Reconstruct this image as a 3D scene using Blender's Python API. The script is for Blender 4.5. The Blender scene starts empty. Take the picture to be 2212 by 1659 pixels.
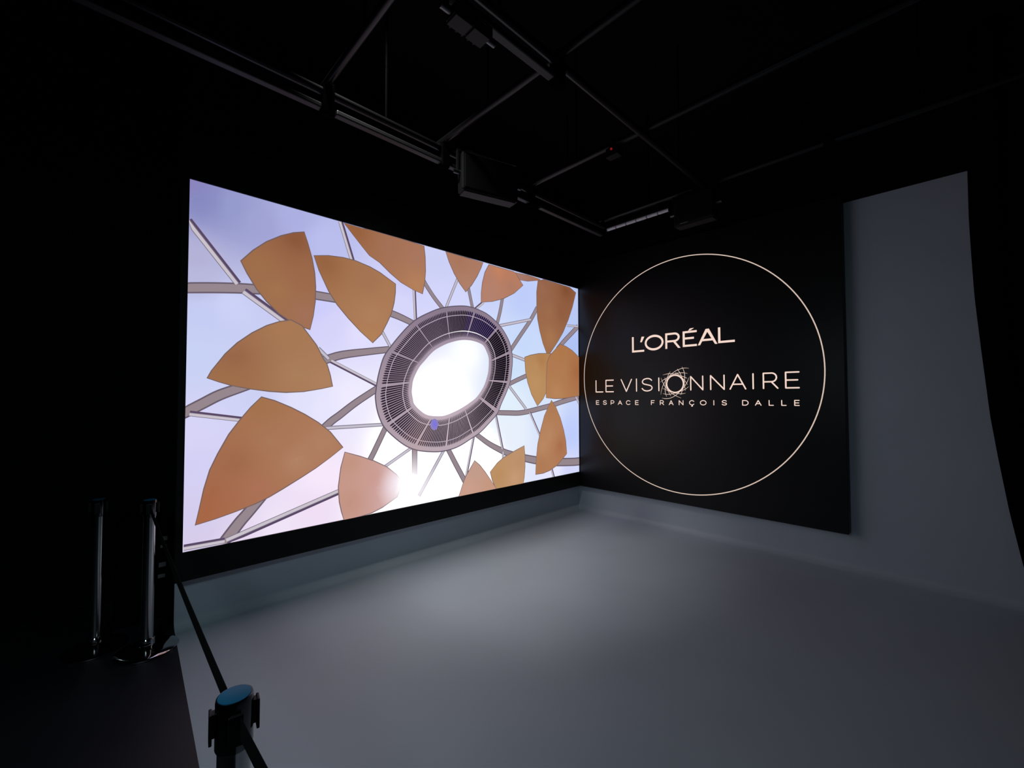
import bpy, bmesh, math
from mathutils import Vector, Matrix

# ------------------------------------------------------------------ camera, world, exposure
sc = bpy.context.scene
cam_data = bpy.data.cameras.new('camera')
cam = bpy.data.objects.new('camera', cam_data)
sc.collection.objects.link(cam)
sc.camera = cam
cam_data.sensor_fit = 'HORIZONTAL'
cam_data.sensor_width = 36.0
cam_data.lens = 36.0 * 923.751 / 2212.0
cam_data.clip_start = 0.02
CR = Vector((0.718316, -0.695713, -0.002245))
CU = Vector((-0.018344, -0.022166, 0.999586))
CF = Vector((0.695475, 0.717978, 0.028684))
M = Matrix((CR, CU, -CF)).transposed().to_4x4()
M.translation = Vector((0, 0, 1.6))
cam.matrix_world = M

world = bpy.data.worlds.new('dark_studio')
sc.world = world
world.use_nodes = True
world.node_tree.nodes['Background'].inputs['Color'].default_value = (0.5, 0.6, 0.8, 1)
world.node_tree.nodes['Background'].inputs['Strength'].default_value = 0.0

sc.view_settings.view_transform = 'Standard'
sc.view_settings.look = 'None'
sc.view_settings.exposure = 0.0
sc.view_settings.gamma = 1.0
sc.view_settings.use_curve_mapping = False
sc.cycles.use_denoising = True
sc.cycles.max_bounces = 10
sc.cycles.sample_clamp_indirect = 4.0

PICTURE_STRENGTH = 1.0

def lamp(name, kind, loc, aim, color, power, size=0.2, cone=None):
    d = bpy.data.lights.new(name, kind)
    d.color = color
    d.energy = power
    if kind == 'AREA':
        d.size = size
    else:
        d.shadow_soft_size = size
    if cone:
        d.spot_size = math.radians(cone)
        d.spot_blend = 1.0
    o = bpy.data.objects.new(name, d)
    sc.collection.objects.link(o)
    o.location = loc
    o.rotation_euler = (Vector(aim) - Vector(loc)).to_track_quat('-Z', 'Y').to_euler()
    return o

L1, L2 = 180.0, 9.0
lamp('added_downlight', 'SPOT', (0.9, 2.45, 4.40), (3.2, 3.62, 0.0), (0.98, 1.0, 0.97), L1, 0.12, 58)  # unseen spot, added to brighten the floor below the screen
lamp('added_cool_light', 'AREA', (-0.7, 1.2, 2.2), (0.6, 2.0, 0.0), (0.70, 0.93, 1.0), L2, 0.4)  # added cool area light out of view, lifts the near left floor

# ------------------------------------------------------------------ helpers
def lin(c):
    c = c / 255.0
    return c / 12.92 if c <= 0.04045 else ((c + 0.055) / 1.055) ** 2.4

def lin3(rgb):
    return tuple(lin(v) for v in rgb)

def principled(name, color, rough=0.5, metal=0.0, spec=0.5, noise=None, bump=None):
    m = bpy.data.materials.new(name)
    m.use_nodes = True
    nt = m.node_tree
    b = nt.nodes['Principled BSDF']
    b.inputs['Base Color'].default_value = (*color, 1)
    b.inputs['Roughness'].default_value = rough
    b.inputs['Metallic'].default_value = metal
    b.inputs['Specular IOR Level'].default_value = spec
    if noise or bump:
        tc = nt.nodes.new('ShaderNodeTexCoord')
    if noise:
        scale, amount = noise
        n = nt.nodes.new('ShaderNodeTexNoise')
        n.inputs['Scale'].default_value = scale
        n.inputs['Detail'].default_value = 6
        nt.links.new(tc.outputs['Object'], n.inputs['Vector'])
        r = nt.nodes.new('ShaderNodeMapRange')
        r.inputs['From Min'].default_value = 0.3
        r.inputs['From Max'].default_value = 0.7
        r.inputs['To Min'].default_value = 1 - amount
        r.inputs['To Max'].default_value = 1 + amount * 0.3
        nt.links.new(n.outputs['Fac'], r.inputs['Value'])
        mx = nt.nodes.new('ShaderNodeVectorMath')
        mx.operation = 'SCALE'
        mx.inputs[0].default_value = color
        nt.links.new(r.outputs['Result'], mx.inputs['Scale'])
        nt.links.new(mx.outputs['Vector'], b.inputs['Base Color'])
    if bump:
        scale, strength = bump
        n2 = nt.nodes.new('ShaderNodeTexNoise')
        n2.inputs['Scale'].default_value = scale
        nt.links.new(tc.outputs['Object'], n2.inputs['Vector'])
        bp = nt.nodes.new('ShaderNodeBump')
        bp.inputs['Strength'].default_value = strength
        bp.inputs['Distance'].default_value = 0.01
        nt.links.new(n2.outputs['Fac'], bp.inputs['Height'])
        nt.links.new(bp.outputs['Normal'], b.inputs['Normal'])
    return m

def glow(name, rgb, strength):
    m = bpy.data.materials.new(name)
    m.use_nodes = True
    nt = m.node_tree
    nt.nodes.remove(nt.nodes['Principled BSDF'])
    e = nt.nodes.new('ShaderNodeEmission')
    e.inputs['Color'].default_value = (*lin3(rgb), 1)
    e.inputs['Strength'].default_value = strength
    nt.links.new(e.outputs[0], nt.nodes['Material Output'].inputs['Surface'])
    return m

def picture_material():
    m = bpy.data.materials.new('screen_picture')
    m.use_nodes = True
    nt = m.node_tree
    nt.nodes.remove(nt.nodes['Principled BSDF'])
    a = nt.nodes.new('ShaderNodeAttribute')
    a.attribute_name = 'picture'
    e = nt.nodes.new('ShaderNodeEmission')
    e.inputs['Strength'].default_value = PICTURE_STRENGTH
    nt.links.new(a.outputs['Color'], e.inputs['Color'])
    nt.links.new(e.outputs[0], nt.nodes['Material Output'].inputs['Surface'])
    return m

MAT = dict(
    dark_chrome=principled('dark_glossy_metal', (0.12, 0.12, 0.125), 0.14, metal=1.0, noise=(6, 0.05)),
    brushed=principled('brushed_chrome', (0.60, 0.60, 0.60), 0.16, metal=1.0, noise=(4, 0.03)),
    white=principled('white_studio_paint', (0.58, 0.65, 0.74), 0.45, spec=0.5, noise=(1.7, 0.05)),
    black_paint=principled('black_wall_paint', (0.004, 0.004, 0.004), 0.9, spec=0.1, noise=(3, 0.2)),
    black_floor=principled('black_floor', (0.018, 0.018, 0.026), 0.45, spec=0.35, noise=(2, 0.25)),
    velvet=principled('black_velvet', (0.003, 0.003, 0.003), 1.0, spec=0.0, noise=(20, 0.3)),
    bezel=principled('black_screen_casing', (0.006, 0.006, 0.006), 0.6, spec=0.25, noise=(8, 0.2)),
    sign_face=principled('black_sign_face', (0.006, 0.006, 0.007), 0.38, spec=0.35, noise=(5, 0.1)),
    chrome=principled('polished_chrome', (0.62, 0.62, 0.63), 0.06, metal=1.0, noise=(4, 0.03)),
    plastic=principled('black_plastic', (0.006, 0.006, 0.007), 0.45, spec=0.35, noise=(30, 0.2)),
    belt=principled('black_webbing', (0.004, 0.004, 0.004), 0.9, spec=0.1, noise=(60, 0.3)),
    cap=principled('blue_cap', (0.001, 0.125, 0.25), 0.45, spec=0.2, noise=(12, 0.08)),
    rail=principled('black_rail_paint', (0.005, 0.005, 0.0055), 0.36, spec=0.35, noise=(15, 0.2)),
    track=principled('dark_track_paint', (0.020, 0.018, 0.019), 0.5, spec=0.4, noise=(10, 0.3)),
    lamp_black=principled('black_lamp_casing', (0.004, 0.004, 0.0045), 0.6, spec=0.2, noise=(12, 0.2)),
    flap=principled('dark_grey_flap', (0.035, 0.031, 0.031), 0.6, spec=0.2, noise=(12, 0.15)),
    pale=principled('pale_grey_tube', (0.86, 0.84, 0.89), 0.35, spec=0.5, noise=(6, 0.12)),
    steel=principled('dull_steel', (0.14, 0.14, 0.15), 0.35, metal=1.0, noise=(20, 0.1)),
    label_grey=principled('grey_plate', (0.20, 0.20, 0.21), 0.4, spec=0.5, noise=(30, 0.1)),
    picture=picture_material(),
    letters=glow('lit_lettering', (246, 218, 204), 1.0),
    ring=glow('lit_circle_line', (214, 192, 178), 1.0),
    red=glow('red_indicator', (120, 24, 18), 1.0),
)

def link(o, parent=None):
    sc.collection.objects.link(o)
    if parent:
        o.parent = parent
    return o

def mesh_obj(name, verts, faces, mats, parent=None, smooth=False, face_mats=None):
    me = bpy.data.meshes.new(name)
    me.from_pydata([tuple(v) for v in verts], [], faces)
    for m in (mats if isinstance(mats, (list, tuple)) else [mats]):
        me.materials.append(m)
    if face_mats:
        for p, i in zip(me.polygons, face_mats):
            p.material_index = i
    if smooth:
        for p in me.polygons:
            p.use_smooth = True
    me.update()
    return link(bpy.data.objects.new(name, me), parent)

def bm_obj(name, bm, mat, parent=None, smooth_angle=None, bevel=0.0):
    bmesh.ops.recalc_face_normals(bm, faces=bm.faces)
    me = bpy.data.meshes.new(name)
    bm.to_mesh(me)
    bm.free()
    me.materials.append(mat)
    o = link(bpy.data.objects.new(name, me), parent)
    if bevel:
        b = o.modifiers.new('bevel', 'BEVEL')
        b.width = bevel
        b.segments = 2
        b.limit_method = 'ANGLE'
    if smooth_angle is not None:
        for p in me.polygons:
            p.use_smooth = True
        me.set_sharp_from_angle(angle=math.radians(smooth_angle))
    return o

def add_box(bm, c, d, rot=None):
    r = bmesh.ops.create_cube(bm, size=1.0)
    mt = Matrix.Translation(Vector(c)) @ (rot.to_4x4() if rot else Matrix.Identity(4)) @ Matrix.Diagonal((*d, 1))
    bmesh.ops.transform(bm, matrix=mt, verts=r['verts'])

def add_cyl(bm, p0, p1, rad, seg=20, rad2=None):
    p0, p1 = Vector(p0), Vector(p1)
    d = p1 - p0
    r = bmesh.ops.create_cone(bm, cap_ends=True, segments=seg, radius1=rad, radius2=rad if rad2 is None else rad2, depth=d.length)
    q = Vector((0, 0, 1)).rotation_difference(d.normalized()).to_matrix().to_4x4()
    bmesh.ops.transform(bm, matrix=Matrix.Translation((p0 + p1) / 2) @ q, verts=r['verts'])

def add_lathe(bm, prof, seg=64):
    rings = []
    for rad, z in prof:
        if rad < 1e-6:
            rings.append([bm.verts.new((0, 0, z))])
        else:
            rings.append([bm.verts.new((rad * math.cos(2 * math.pi * i / seg), rad * math.sin(2 * math.pi * i / seg), z)) for i in range(seg)])
    for a, b in zip(rings, rings[1:]):
        for i in range(seg):
            j = (i + 1) % seg
            if len(a) == 1 and len(b) > 1:
                bm.faces.new((a[0], b[i], b[j]))
            elif len(b) == 1 and len(a) > 1:
                bm.faces.new((a[i], b[0], a[j]))
            elif len(a) > 1:
                bm.faces.new((a[i], b[i], b[j], a[j]))

def box_part(name, c, d, mat, parent, bevel=0.004, rot=None):
    bm = bmesh.new()
    add_box(bm, c, d, rot)
    return bm_obj(name, bm, mat, parent, bevel=bevel)

def thing(name, label, cat, loc=(0, 0, 0), group=None):
    o = bpy.data.objects.new(name, None)
    o.empty_display_size = 0.1
    link(o)
    o.location = loc
    tag(o, label, cat, group)
    return o

def tag(o, label, cat, group=None):
    o['label'] = label
    o['category'] = cat
    if group:
        o['group'] = group
    return o

def copy_thing(root, loc, label, rotz=0.0):
    r = root.copy()
    link(r)
    r.location = loc
    r.rotation_euler = (0, 0, rotz)
    r['label'] = label
    for ch in list(root.children):
        c = ch.copy()
        link(c, r)
        for g in list(ch.children):
            link(g.copy(), c)
    return r

def structure(o, label=None):
    o['kind'] = 'structure'
    if label:
        o['label'] = label
    return o

# ------------------------------------------------------------------ room sizes (metres)
XW, YW = 4.98, 3.77          # inner faces of the right wall and of the left wall
XE = 0.405                   # left end of the white studio cove
WHITE_TOP = 3.40             # top of the white paint
CEIL = 4.5
COVE = 0.07
SCREEN_Y = 3.6837            # face of the video wall
SIGN_X = 4.90                # face of the sign
Y_END = -2.6                 # where the white floor and right wall end behind the camera

# ------------------------------------------------------------------ shell
def profile():
    pts = []
    for i in range(13):
        a = math.pi / 2 * i / 12
        pts.append((COVE * (1 - math.sin(a)), COVE * (1 - math.cos(a))))
    pts.append((0.0, WHITE_TOP))
    pts.append((0.0, CEIL))
    return pts                # (distance from the wall, height), floor tangent first

def cove_wall(name, axis):
    pr = profile()
    v, f, fm = [], [], []
    n = 40
    for d, z in pr:
        for k in range(n + 1):
            t = k / n
            if axis == 'x':       # left wall runs along x
                v.append((XE + (XW - d - XE) * t, YW - d, z))
            else:                 # right wall runs along y
                v.append((XW - d, YW - d + (Y_END - (YW - d)) * t, z))
    for i in range(len(pr) - 1):
        for k in range(n):
            a = i * (n + 1) + k
            q = (a, a + 1, a + n + 2, a + n + 1)
            f.append(q if axis == 'x' else q)
            fm.append(1 if i == len(pr) - 2 else 0)
    return mesh_obj(name, v, f, [MAT['white'], MAT['black_paint']], smooth=True, face_mats=fm)

wl = structure(cove_wall('wall_left', 'x'), 'white painted left wall curving into the floor below the screen')
wr = structure(cove_wall('wall_right', 'y'), 'white painted right wall curving into the floor beside the black sign')

fl_edge = [(0.405, YW - COVE), (0.345, 2.30), (0.283, 1.0), (0.21, -0.5), (0.11, Y_END)]
v = [(x, y, 0.0) for x, y in fl_edge] + [(XW - COVE, Y_END, 0.0), (XW - COVE, YW - COVE, 0.0)]
floor = structure(mesh_obj('floor', v, [tuple(range(len(v)))], MAT['white']), 'white painted studio floor')
v = [(x, y, 0.0) for x, y in fl_edge] + [(-3.0, Y_END, 0.0), (-3.0, 4.6, 0.0), (XE, 4.6, 0.0)]
v.insert(0, (XE, YW, 0.0))
floor2 = structure(mesh_obj('floor', v, [tuple(range(len(v)))], MAT['black_floor']), 'black floor strip beside the white studio floor')

wb = structure(mesh_obj('wall_rear', [(-3.0, 4.6, 0), (XE, 4.6, 0), (XE, 4.6, CEIL), (-3.0, 4.6, CEIL), (XE, YW, 0), (XE, YW, CEIL)],
                        [(0, 1, 2, 3), (1, 4, 5, 2)], MAT['black_paint']), 'black wall behind the chrome posts')
ceil = structure(mesh_obj('ceiling', [(-3.0, Y_END, CEIL), (XW, Y_END, CEIL), (XW, 4.6, CEIL), (-3.0, 4.6, CEIL)], [(0, 1, 2, 3)], MAT['black_paint']), 'black ceiling above the rails')

# ------------------------------------------------------------------ picture and lettering data (metres on the display faces)
PETALS = [[[[0.7553,2.616],[0.8344,2.7146],[0.9233,2.8015],[1.0247,2.8751],[1.1128,2.9227],[1.1951,2.9516],[1.2242,2.8673],[1.2588,2.745],[1.2792,2.6285],[1.2871,2.5192],[1.2864,2.3983],[1.2733,2.2761],[1.2489,2.1585],[1.1834,2.1759],[1.0942,2.214],[1.0148,2.2613],[0.9291,2.3431],[0.8624,2.425],[0.7971,2.5321]],[[1.1314,2.8834,135,80,52],[0.876,2.6315,160,108,70],[1.2087,2.5648,158,104,72],[1.212,2.2681,165,112,88],[1.0041,2.4307,165,115,75]]],[[[1.2795,2.7749],[1.4006,2.8026],[1.5245,2.813],[1.6324,2.8092],[1.7691,2.7818],[1.8622,2.7508],[2.0224,2.6739],[2.0208,2.5916],[2.0077,2.4932],[1.9822,2.3937],[1.9415,2.3029],[1.8816,2.1832],[1.7983,2.0965],[1.6819,2.1891],[1.5717,2.2939],[1.476,2.3963],[1.4035,2.4988],[1.3225,2.6575]],[[1.3711,2.7393,150,95,58],[1.7458,2.6669,165,115,80],[1.7944,2.3443,180,128,92],[1.7959,2.1461,182,130,85],[1.9709,2.5354,175,122,85]]],[[[0.5612,1.7359],[0.5866,1.7905],[0.6682,1.9156],[0.7422,2.0009],[0.8348,2.0817],[0.9316,2.1474],[1.0157,2.1873],[1.1031,2.2132],[1.1852,2.1761],[1.2419,2.1031],[1.2999,2.0286],[1.3596,1.9119],[1.3857,1.8783],[1.4145,1.7886],[1.4357,1.6899],[1.3383,1.6682],[1.2009,1.6449],[1.0705,1.6388],[0.9559,1.6464],[0.8286,1.6627],[0.7079,1.6859],[0.6334,1.7089]],[[1.0511,2.1323,172,122,82],[0.7285,1.893,150,98,68],[1.1484,1.7796,175,128,90],[0.6904,1.7445,160,108,70],[1.3596,1.7304,178,130,95]]],[[[0.9013,1.5948],[0.9945,1.5652],[1.1114,1.5106],[1.2134,1.454],[1.3196,1.384],[1.4193,1.3003],[1.529,1.161],[1.4214,1.0854],[1.3021,1.0093],[1.1882,0.9475],[1.0602,0.8808],[0.9661,0.8334],[0.8756,0.7979],[0.746,0.7619],[0.6235,0.7326],[0.5074,0.7123],[0.5285,0.8211],[0.5534,0.957],[0.5866,1.0843],[0.6328,1.1936],[0.6963,1.3239],[0.7623,1.4236],[0.8306,1.5164]],[[0.9112,1.5353,165,112,72],[0.9795,1.254,172,122,88],[1.3647,1.2252,182,130,100],[0.741,1.1246,158,100,68],[0.5814,0.9056,166,98,66],[0.8741,0.9087,176,112,86],[1.1564,1.08,184,134,104],[0.5297,0.7466,170,98,62]]],[[[1.5528,1.115],[1.6919,1.0641],[1.8187,1.009],[1.9653,0.9248],[1.8054,1.0175],[1.9416,0.9441],[2.0399,0.8629],[2.1075,0.7837],[2.0523,0.6519],[1.9017,0.5816],[1.7987,0.5507],[1.6994,0.5397],[1.632,0.5361],[1.5499,0.5349],[1.5282,0.6158],[1.5101,0.699],[1.5009,0.8259],[1.5191,0.9837]],[[1.5951,1.0213,200,150,130],[1.5981,0.6839,200,148,130],[1.7963,0.8655,210,160,150],[2.0404,0.7832,235,205,225]]],[[[1.527,3.1214],[1.5975,3.0508],[1.6981,2.9527],[1.7683,2.8879],[1.8669,2.8479],[1.9694,2.7744],[2.0755,2.7079],[2.2077,2.6579],[2.32,2.6318],[2.3453,2.748],[2.3542,2.8723],[2.3501,3.0045],[2.3355,3.1177],[2.0731,3.1229],[1.7662,3.1249],[1.6967,3.119]],[[1.63,3.0985,150,92,55],[1.9679,3.0141,165,112,85],[2.2401,2.9796,172,118,95],[2.2757,2.715,188,132,90]]],[[[2.608,3.1215],[2.6534,3.0194],[2.7192,2.9145],[2.7862,2.8295],[2.8711,2.7456],[2.9523,2.8378],[3.024,2.9414],[3.0825,3.0443],[3.1152,3.1166],[2.8541,3.1185]],[[2.7994,3.0512,172,118,92],[2.8821,2.8472,180,128,105]]],[[[3.2103,3.114],[3.1495,3.012],[3.1121,2.8897],[3.0943,2.7721],[3.0928,2.6634],[3.2638,2.7012],[3.4387,2.7641],[3.6056,2.852],[3.7627,2.9748],[3.7099,3.0251],[3.6493,3.0941],[3.5979,3.1121],[3.3909,3.1108]],[[3.3588,3.0898,208,132,92],[3.522,3.087,190,125,95],[3.233,2.7955,182,132,115],[3.555,2.9228,178,122,100],[3.2025,2.9529,182,128,108]]],[[[3.6407,3.1109],[3.6752,3.0682],[3.71,3.0314],[3.853,3.0482],[4.0302,3.0854],[4.0783,3.1049],[4.0783,3.114],[3.8533,3.1156]],[[3.7278,3.091,170,122,108],[3.9829,3.0958,165,108,85]]],[[[4.0421,3.083],[4.087,3.0936],[4.1521,3.1168],[4.3813,3.1149],[4.6905,3.1107],[4.8302,3.0591],[4.7451,2.8377],[4.6537,2.657],[4.5428,2.4782],[4.4352,2.3449],[4.2895,2.1856],[4.2389,2.145],[4.2091,2.1536],[4.1313,2.2918],[4.0742,2.4425],[4.0331,2.5932],[4.0188,2.7594],[4.016,2.9272]],[[4.136,3.0131,155,105,80],[4.6134,3.0555,128,72,42],[4.2529,2.7006,160,108,75],[4.5021,2.7342,145,88,58],[4.2707,2.3701,172,120,78],[4.1782,3.0776,150,95,68]]],[[[3.7944,2.0819],[3.9033,2.1139],[4.0532,2.143],[4.2091,2.1562],[4.2893,2.159],[4.2682,2.0383],[4.2272,1.9045],[4.196,1.6952],[4.1967,1.8501],[4.1912,1.6567],[4.1328,1.5743],[4.0211,1.4805],[3.9138,1.6285],[3.8472,1.7736],[3.8098,1.9043],[3.7972,2.0354]],[[3.9953,1.96,192,145,95],[3.993,1.7767,195,150,98],[4.095,2.052,178,125,75]]],[[[4.477,2.301],[4.6061,2.2771],[4.739,2.2315],[4.8943,2.1499],[4.8916,1.9459],[4.8879,1.6081],[4.7046,1.5891],[4.52,1.5724],[4.365,1.5703],[4.1907,1.5836],[4.1939,1.7395],[4.2011,1.8779],[4.2142,2.0355],[4.2588,2.1238]],[[4.4973,2.1867,178,120,72],[4.5232,1.9318,182,124,80],[4.4093,1.6437,190,135,90],[4.8523,1.9444,168,102,60]]],[[[4.2937,1.5428],[4.3858,1.4461],[4.4728,1.3021],[4.5387,1.142],[4.5829,0.9957],[4.6042,0.8215],[4.5696,0.7961],[4.4015,0.6863],[4.251,0.6345],[4.1266,0.6157],[3.9825,0.6179],[3.9974,0.8118],[4.0282,0.9962],[4.0793,1.1544],[4.1519,1.3414],[4.2253,1.4494]],[[4.2993,1.434,178,122,80],[4.2543,1.0889,190,138,98],[4.4696,0.9332,172,108,72],[4.0867,0.7218,178,122,82],[4.1288,0.9612,192,140,100]]],[[[3.7738,0.9903],[3.6131,0.94],[3.4386,0.8815],[3.3379,0.8306],[3.2271,0.7407],[3.2559,0.6469],[3.3127,0.5385],[3.5237,0.5354],[3.7569,0.5333],[3.7721,0.6021],[3.7857,0.7298],[3.7863,0.8594]],[[3.6128,0.8766,195,150,110],[3.3542,0.6823,192,145,95],[3.612,0.6235,206,160,120],[3.7029,0.8035,190,145,105]]],[[[2.9947,0.8891],[3.0674,0.8309],[3.1448,0.745],[3.2238,0.6513],[3.3127,0.5385],[3.037,0.537],[2.782,0.5356],[2.8313,0.6484],[2.8742,0.7332],[2.9324,0.806]],[[3.0068,0.7622,200,160,145],[2.8888,0.6059,212,165,145],[3.1919,0.596,205,155,130]]]]
THICK = [[[0.429,2.359,0.0774],[0.6081,2.3907,0.0806],[0.7972,2.417,0.0806],[1.0366,2.4368,0.0774],[1.2874,2.4484,0.0775],[1.5989,2.4378,0.074],[1.9891,2.3872,0.0705],[2.2399,2.3151,0.0643],[2.3193,2.2825,0.0651]],[[0.4148,1.4815,0.076],[0.4374,1.4935,0.0765],[0.5332,1.5527,0.0783],[0.6362,1.6148,0.0802],[0.7741,1.6735,0.0759],[1.0444,1.7868,0.0732],[1.3797,1.9124,0.0744],[1.533,1.9657,0.0726],[1.7747,2.0113,0.0675],[1.9485,2.0412,0.0653],[2.0444,2.0572,0.0664]],[[0.6632,0.5265,0.0893],[0.7644,0.6639,0.0881],[0.8378,0.7483,0.0862],[1.087,1.04,0.0803],[1.3854,1.3464,0.07],[1.5096,1.4436,0.0678],[1.6528,1.5498,0.0656],[1.8582,1.6795,0.064],[1.9411,1.7325,0.065]],[[2.0095,1.4365,0.0567],[1.9531,1.3432,0.0561],[1.8663,1.1774,0.0552],[1.7998,1.0528,0.0544],[1.7305,0.9441,0.0537]],[[2.2454,1.1755,0.0611],[2.2457,1.1031,0.0611],[2.2463,0.9947,0.061],[2.247,0.8322,0.0609]],[[2.5909,1.1315,0.0574],[2.6377,1.0605,0.0578],[2.7456,0.8802,0.0611],[2.8507,0.7098,0.0619],[2.9332,0.5734,0.0626]],[[2.8943,1.2491,0.0552],[3.0108,1.1866,0.0561],[3.1933,1.0705,0.0628],[3.3565,0.9883,0.0695],[3.5274,0.9187,0.0766],[3.8863,0.8158,0.0975],[4.273,0.7397,0.1084],[4.7213,0.6913,0.1143],[4.9107,0.6806,0.1169]],[[3.2006,1.4321,0.0579],[3.3139,1.4132,0.0588],[3.5288,1.4017,0.0633],[3.7087,1.3965,0.0649],[3.8894,1.4145,0.0664],[4.0879,1.4449,0.0682],[4.2971,1.477,0.07],[4.5178,1.5234,0.072],[4.8994,1.5914,0.0753]],[[3.4465,1.7203,0.0546],[3.5221,1.7436,0.0552],[3.6624,1.7967,0.0563],[3.8414,1.8588,0.0577]],[[3.4774,2.0726,0.0551],[3.5463,2.1438,0.0557],[3.7205,2.3445,0.0571],[3.9036,2.5555,0.0586],[4.0341,2.7385,0.0597]],[[4.4263,2.2261,0.0686],[4.5648,2.3442,0.0698],[4.7185,2.4611,0.0712],[4.8889,2.5903,0.0727]],[[3.3082,2.3638,0.0486],[3.3373,2.4428,0.0488],[3.389,2.6074,0.0493],[3.4265,2.7724,0.0496]],[[2.9907,2.5368,0.044],[2.9709,2.5857,0.0438],[2.9382,2.7043,0.0437],[2.9057,2.827,0.0436]],[[2.6284,2.4581,0.0489],[2.5871,2.5061,0.0486],[2.4663,2.6182,0.0478],[2.3661,2.734,0.0471],[2.3279,2.7927,0.0468]]]
THIN = [[0.4318,2.8372,0.7368,2.4446,0.0503,-1],[0.7763,2.3959,1.0801,2.1913,0.0539,-1],[1.498,3.1293,1.604,2.8147,0.0452,-1],[1.3181,2.0058,1.4065,1.9219,0.0352,0],[1.4262,1.9033,1.8489,1.705,0.0369,1],[0.4606,1.4864,0.7715,1.4327,0.0398,-1],[1.3893,1.3345,1.9251,1.3402,0.0327,0],[0.4419,0.5678,0.6795,0.5622,0.042,-1],[0.691,0.5529,1.5117,0.7846,0.0506,1],[2.2148,1.1012,1.9185,0.9427,0.0307,0],[2.5969,1.0497,2.295,0.6174,0.0372,0],[2.9911,1.1675,2.8758,0.7015,0.0327,-1],[3.3138,1.3865,3.4225,0.9826,0.0349,-1],[3.4298,0.9495,3.4296,0.8739,0.0324,0],[3.5297,1.7216,3.8228,1.4391,0.0394,0],[3.8893,1.3971,4.0769,1.0906,0.035,-1],[3.5616,2.1003,3.8091,2.0476,0.0397,0],[3.3519,2.4227,3.9122,2.5683,0.0367,0],[2.9973,2.5635,3.1322,2.6722,0.0366,-1],[2.6105,2.5241,2.7666,2.8721,0.0322,0],[2.2502,2.3439,2.2329,2.6637,0.0368,1],[1.9864,2.0572,1.8819,2.2259,0.0304,0],[4.6375,2.5748,4.8781,2.5891,0.0325,0],[4.8246,1.5915,4.909,1.4865,0.0391,0],[4.291,0.6653,4.3459,0.5193,0.0423,-1]]
OUTER = [[1.8362,1.5986],[1.8423,1.6601],[1.8548,1.7527],[1.8805,1.8588],[1.92,1.9732],[1.9946,2.0795],[2.0856,2.1902],[2.1798,2.2915],[2.2772,2.3727],[2.4178,2.4519],[2.5401,2.5083],[2.6674,2.5462],[2.8272,2.5766],[2.9382,2.5816],[3.053,2.5679],[3.1818,2.5359],[3.3049,2.474],[3.4,2.4063],[3.4756,2.3267],[3.536,2.236],[3.5692,2.1338],[3.5801,2.0376],[3.5685,1.9161],[3.5402,1.7706],[3.4848,1.6582],[3.3981,1.5165],[3.3345,1.4041],[3.211,1.3011],[3.0723,1.1992],[2.9392,1.1378],[2.8023,1.0795],[2.6881,1.0501],[2.5528,1.0378],[2.4231,1.0475],[2.2908,1.0713],[2.1933,1.1059],[2.1203,1.1473],[2.0489,1.2004],[1.9654,1.275],[1.9142,1.3338],[1.877,1.4095],[1.85,1.4965]]
HOLE = [[2.2126,1.6894],[2.2271,1.7685],[2.2871,1.8832],[2.3564,1.9603],[2.4594,2.0621],[2.5663,2.1256],[2.6683,2.1693],[2.8006,2.2061],[2.9198,2.2168],[3.024,2.2075],[3.1216,2.178],[3.1714,2.1133],[3.2066,2.0314],[3.2014,1.9009],[3.1812,1.8238],[3.1313,1.7126],[3.0337,1.5958],[2.9389,1.5344],[2.8468,1.487],[2.7484,1.4461],[2.6103,1.4029],[2.5024,1.3975],[2.3821,1.415],[2.2966,1.4675],[2.2358,1.528],[2.2206,1.5806],[2.2091,1.6396]]
SPOKES = [[2.2853,2.2767],[2.6203,2.4616],[2.9619,2.4919],[3.2632,2.3369],[3.486,2.096],[3.4524,1.7608],[3.2416,1.4757],[2.9578,1.239],[2.611,1.1331],[2.2677,1.1587],[2.0129,1.3794],[1.9219,1.6951],[2.0512,1.9943]]
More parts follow.
